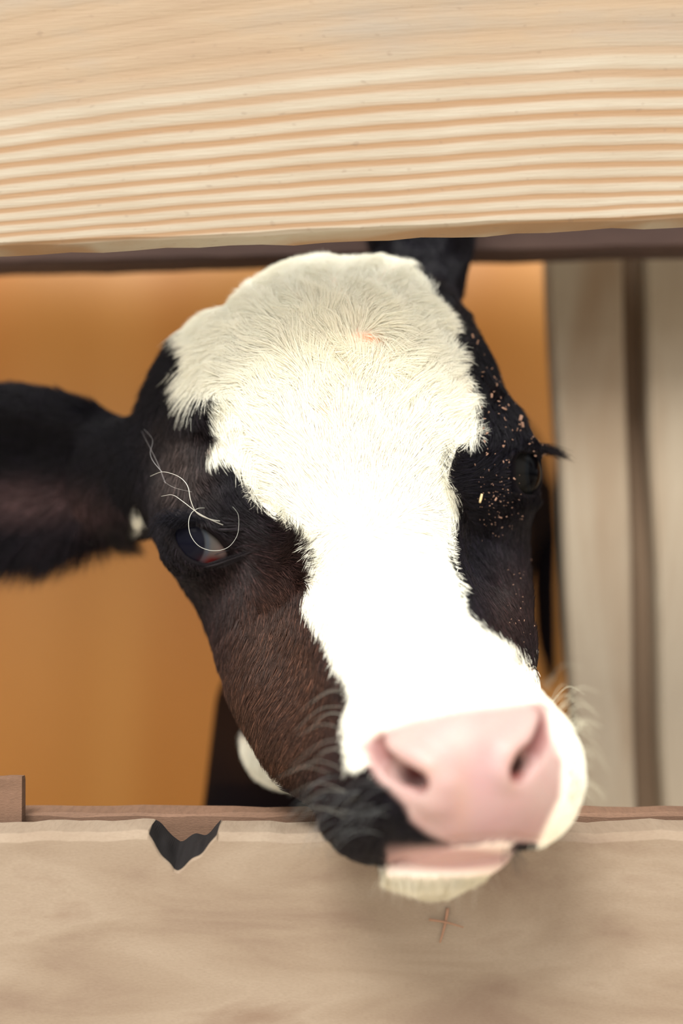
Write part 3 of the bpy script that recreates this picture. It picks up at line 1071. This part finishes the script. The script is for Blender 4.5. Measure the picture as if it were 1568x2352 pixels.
# clumps: tips drawn together
cell = np.floor(RP / .0034).astype(np.int64)
key = cell[:, 0] * 73856093 ^ cell[:, 1] * 19349663 ^ cell[:, 2] * 83492791
uq, inv = np.unique(key, return_inverse=True)
inv = inv.ravel()
cntk = np.bincount(inv)
tipm = np.stack([np.bincount(inv, PT[:, -1, a_]) / cntk for a_ in range(3)], 1)
rootm = np.stack([np.bincount(inv, RP[:, a_]) / cntk for a_ in range(3)], 1)
ctip = tipm + rng.normal(0, .0006, tipm.shape)
cl = (.55 + .25 * gauss(pp, (390, 850), (70, 110))) * rng.uniform(.5, 1.1, N)
for i, t in enumerate(tt):
    tgt = rootm[inv] + (ctip[inv] - rootm[inv]) * t
    wv = (cl * t ** 1.5)[:, None]
    PT[:, i] = PT[:, i] * (1 - wv) + (tgt + (PT[:, i] - tgt) * .15) * wv
RD = np.array([1.0, .95, .8, .5, .12])[None] * (rng.uniform(.75, 1.25, N) * .000115)[:, None]
hc, hw, _, _ = coat(RP, 5.0, rg=rng)
chn = (inside(CHIN, pp) & (RP[:, 1] < .70))[:, None]
hc = np.where(chn & hw[:, None], np.array([.62, .57, .44])[None], hc)  # white chin hair toned down: muzzle's shade put into the hair colour
tint = (.8 * gauss(pp, (800, 900), (150, 190)))[:, None] * rng.uniform(.3, 1, (N, 1))
hc = np.where(hw[:, None], hc * (1 - tint * np.array([.0, .10, .22])[None]), hc)
hc = np.where(hw[:, None], np.clip(hc * rng.uniform(.93, 1.04, N)[:, None], 0, .93), hc * (rng.uniform(.5, 1.5, N) + 2.5 * (rng.random(N) > .9))[:, None])
strands('fur', PT, RD, hc, calf, .40, .20, .0)


# long single hairs --------------------------------------------------
def spline(P, n):
    P = np.asarray(P, float)
    m = len(P)
    out = []
    for s in np.linspace(0, m - 1 - 1e-6, n):
        i = int(s); t = s - i
        p0, p1, p2, p3 = P[max(i - 1, 0)], P[i], P[i + 1], P[min(i + 2, m - 1)]
        out.append(.5 * ((2 * p1) + (-p0 + p2) * t + (2 * p0 - 5 * p1 + 4 * p2 - p3) * t * t + (-p0 + 3 * p1 - 3 * p2 + p3) * t ** 3))
    return np.array(out)


def px_hairs(name, hairs, parent, rough=.4, spec=.5, n=24):
    """hairs: (list of (px,py,d), radius, colour)"""
    P = np.array([spline([at(*q) for q in h[0]], n) for h in hairs])
    Rr = np.array([np.linspace(1, .25, n) * h[1] for h in hairs])
    C = np.array([h[2] for h in hairs])
    return strands(name, P, Rr, C, parent, rough, spec)


PALE = (.50, .49, .44)
brow = [
    ([(505, 1197, .727), (480, 1192, .716), (452, 1178, .708), (438, 1150, .704), (432, 1120, .704), (420, 1102, .706), (400, 1090, .712), (372, 1084, .720), (345, 1094, .73)], .00028, PALE),
    ([(512, 1206, .726), (480, 1192, .712), (450, 1175, .706), (420, 1152, .706), (396, 1137, .710), (370, 1140, .722)], .00026, PALE),
    ([(470, 1167, .728), (455, 1168, .716), (440, 1178, .709), (433, 1200, .706), (438, 1230, .704), (458, 1255, .703), (490, 1265, .703), (522, 1258, .704), (542, 1235, .708), (548, 1210, .714), (546, 1180, .722), (530, 1160, .73)], .00020, (.36, .36, .32)),
    ([(372, 1084, .72), (352, 1060, .73), (345, 1040, .74), (350, 1010, .75), (330, 985, .76)], .00014, (.25, .24, .24)),
    ([(380, 1110, .73), (360, 1060, .74), (340, 1020, .75), (325, 990, .76)], .00012, (.22, .2, .2)),
    ([(440, 1130, .73), (400, 1120, .72), (375, 1105, .73)], .00012, (.3, .28, .27)),
]
px_hairs('brow_hair', brow, calf, n=48)

lash = []
r2 = np.random.default_rng(21)
for i in range(150):                                    # upper lashes of the left eye sweep outwards
    t = r2.random()
    a_ = lidU[0] * (1 - t) + lidU[4] * t + np.array([0, -.001, .0015])
    b_ = at(334 + 60 * t + r2.normal(0, 10), 1226 - 20 * t + r2.normal(0, 16), .735 + r2.normal(0, .006))
    mid = (a_ + b_) / 2 + np.array([0, -.006, .006 + r2.normal(0, .001)])
    lash.append((np.array([a_, mid, b_]), .00012, (.010, .010, .014)))
for i in range(280):                                    # lashes of the right eye stand out in profile
    t = r2.random()
    a_ = at(1185 + 45 * t, 1028 + 10 * t, .757 + .018 * t)
    ln = r2.uniform(.45, 1.0)
    e_ = at(1312 + r2.normal(0, 7), 1050 + r2.normal(0, 7), .770 + r2.normal(0, .006))
    b_ = a_ + (e_ - a_) * ln
    mid = (a_ + b_) / 2 + np.array([0, 0, .0035 * ln + r2.normal(0, .0006)])
    lash.append((np.array([a_, mid, b_]), .00013, (.012, .010, .012)))
P = np.array([spline(h[0], 10) for h in lash])
Rr = np.array([np.linspace(1, .2, 10) * h[1] for h in lash])
strands('eyelashes', P, Rr, np.array([h[2] for h in lash]), calf, .6, .06)

wh = []
def whisker(px, py, dpx, dpy, out, colr, rad=.00014, sag=.15, field_=None):
    q = march([px], [py], field, .5, .9)[0]
    sc = q[1] / FPX
    tip = q + np.array([dpx * sc, -out, -dpy * sc])
    mid = (q + tip) / 2 + np.array([0, -.2 * out, abs(dpx * sc) * sag + .001])
    wh.append((np.array([q, mid, tip]), rad, colr))
for i in range(16):
    whisker(805 + r2.normal(0, 14), 1590 + i * 20 + r2.normal(0, 8), -r2.uniform(60, 150), r2.uniform(-10, 60), r2.uniform(-.01, .012), (.16, .155, .13), .00015)
for i in range(26):
    whisker(r2.uniform(720, 900), r2.uniform(1780, 1930), -r2.uniform(40, 120), r2.uniform(0, 70), r2.uniform(.0, .012), (.08, .085, .085), .00015)
for i in range(44):
    y = r2.uniform(1560, 1880)
    x = 1250 + 70 * np.sin(min(1, (y - 1550) / 200) * 1.57)
    whisker(x - 18, y, r2.uniform(30, 100), r2.uniform(-50, 60), r2.uniform(-.02, .004), (.50, .48, .36), .00017, .3)
whisker(1268, 1560, 95, -35, -.02, (.08, .06, .06), .00014, .2)
whisker(1300, 1650, 120, 45, -.02, (.10, .08, .08), .00011, .1)
for i in range(46):
    x = r2.uniform(800, 1180)
    whisker(x, 2020 - 25 * abs(x - 1000) / 180, r2.uniform(-40, 30), r2.uniform(30, 75), r2.uniform(-.004, .01), (.45, .42, .33), .00010, 0)
for i in range(22):
    whisker(1185 + r2.normal(0, 18), 1955 + r2.normal(0, 10), r2.uniform(-20, 40), r2.uniform(25, 70), 0.0, (.02, .02, .02), .00014, 0)
for i in range(14):
    whisker(r2.uniform(690, 740), r2.uniform(1850, 1910), r2.uniform(-25, 40), r2.uniform(60, 130), .004, (.10, .08, .07), .00010, 0)
P = np.array([spline(h[0], 12) for h in wh])
Rr = np.array([np.linspace(1, .2, 12) * h[1] for h in wh])
strands('whiskers', P, Rr, np.array([h[2] for h in wh]), calf, .4, .4)

# crumbs of bedding caught in the black hair
def crumbs():
    r = np.random.default_rng(5)
    V, F = [], []
    spots = []
    for i in range(70):
        spots.append((1150 + r.normal(0, 40), 940 + r.normal(0, 65), r.uniform(.0002, .0005)))
    for i in range(90):
        spots.append((1135 + r.normal(0, 28), 1130 + r.normal(0, 55), r.uniform(.00010, .00028)))
    for i in range(26):
        spots.append((1185 + r.normal(0, 14), 1390 + r.normal(0, 70), r.uniform(.00012, .00028)))
    for i in range(20):
        spots.append((1205 + r.uniform(0, 60), 1000 + r.uniform(0, 40), r.uniform(.0002, .0004)))
    spots += [(1184, 968, .0012), (1188, 982, .0009), (1148, 946, .0008), (1120, 918, .0007), (1085, 792, .0008), (1074, 780, .0007), (1141, 1182, .0006), (1132, 1141, .0006)]
    xs = np.array([s[0] for s in spots]); ys = np.array([s[1] for s in spots])
    Q = march(xs, ys, field, .5, .95)
    fq = field(Q)
    gq = np.stack([field(Q + np.array(d) * 5e-4) - field(Q - np.array(d) * 5e-4) for d in ((1, 0, 0), (0, 1, 0), (0, 0, 1))], 1)
    gq /= np.linalg.norm(gq, axis=1)[:, None] + 1e-9
    for k in range(len(Q)):
        if abs(fq[k]) > .001 or inside(BLAZE, np.array([[xs[k], ys[k]]]))[0] and k < 206:
            continue
        s = spots[k][2]
        c = Q[k] + gq[k] * .0034
        d = r.normal(0, 1, (3, 3))
        q1, _ = np.linalg.qr(d)
        L = (s * 1.7, s * .8, s * .5)
        b0 = len(V)
        for sx in (-1, 1):
            for sy in (-1, 1):
                for sz in (-1, 1):
                    V.append(c + (q1[:, 0] * sx * L[0] + q1[:, 1] * sy * L[1] + q1[:, 2] * sz * L[2]) * r.uniform(.6, 1.1))
        F += [tuple(b0 + i for i in f) for f in ((0, 1, 3, 2), (4, 6, 7, 5), (0, 4, 5, 1), (2, 3, 7, 6), (0, 2, 6, 4), (1, 5, 7, 3))]
    o = mesh_obj('bedding_crumbs', V, F, plain('wood_shavings', (.34, .20, .14), .8, .2), None, False)
    o.location = (0, 0, H)
    return o


tag(crumbs(), 'tiny pale bedding crumbs caught in the black hair beside the right eye', 'crumbs', kind='stuff')
sp = march([1102], [1145], field, .5, .95)[0] + np.array([0, -.0045, 0])
V, F = [], []
dv = at(1105, 1133, sp[1]) - at(1099, 1157, sp[1]); dv /= np.linalg.norm(dv)
sv = np.cross(dv, [0, 1, 0]); sv /= np.linalg.norm(sv)
for i in range(5):
    c = sp + dv * (i - 2) * .0012
    w_ = .0007 * (1 - .12 * abs(i - 2))
    for j in range(6):
        an = j * math.pi / 3
        V.append(c + sv * math.cos(an) * w_ + np.array([0, 1, 0]) * math.sin(an) * w_ * .7)
for i in range(4):
    for j in range(6):
        F.append((i * 6 + j, i * 6 + (j + 1) % 6, (i + 1) * 6 + (j + 1) % 6, (i + 1) * 6 + j))
F += [tuple(range(6))[::-1], tuple(24 + j for j in range(6))]
so = mesh_obj('straw_piece', V, F, plain('golden_straw', (.75, .55, .28), .5, .4))
so.location = (0, 0, H)
tag(so, 'short bright straw splinter in the black hair right of the blaze', 'straw')


def reed(name, a, b, r, mat, label, cat, bendz=0.0):
    a, b = np.asarray(a), np.asarray(b)
    V, F = [], []
    n = 10
    d = (b - a) / np.linalg.norm(b - a)
    s1 = np.cross(d, [0, 1, 0]); s1 /= np.linalg.norm(s1)
    s2 = np.cross(d, s1)
    for i in range(n):
        t = i / (n - 1)
        c = a + (b - a) * t + s1 * bendz * math.sin(math.pi * t)
        rr = r * (1 - .5 * t)
        for j in range(6):
            an = j * math.pi / 3
            V.append(c + s1 * math.cos(an) * rr + s2 * math.sin(an) * rr * .6)
    for i in range(n - 1):
        for j in range(6):
            F.append((i * 6 + j, i * 6 + (j + 1) % 6, (i + 1) * 6 + (j + 1) % 6, (i + 1) * 6 + j))
    F += [tuple(range(6))[::-1], tuple((n - 1) * 6 + j for j in range(6))]
    o = mesh_obj(name, V, F, mat)
    o.location = (0, 0, H)
    return tag(o, label, cat, 'reddish straws on the lower board')


m_red = plain('reddish_straw', (.30, .17, .11), .8, .1)
reed('straw_stalk', at(1028, 2086, FY - .0012), at(1010, 2165, FY - .0012), .0008, m_red, 'reddish upright straw stuck to the lower board below the chin', 'straw', .0004)
reed('straw_stalk', at(985, 2112, FY - .0022), at(1064, 2130, FY - .0022), .0006, m_red, 'reddish sideways straw crossing another on the lower board below the chin', 'straw', .0005)
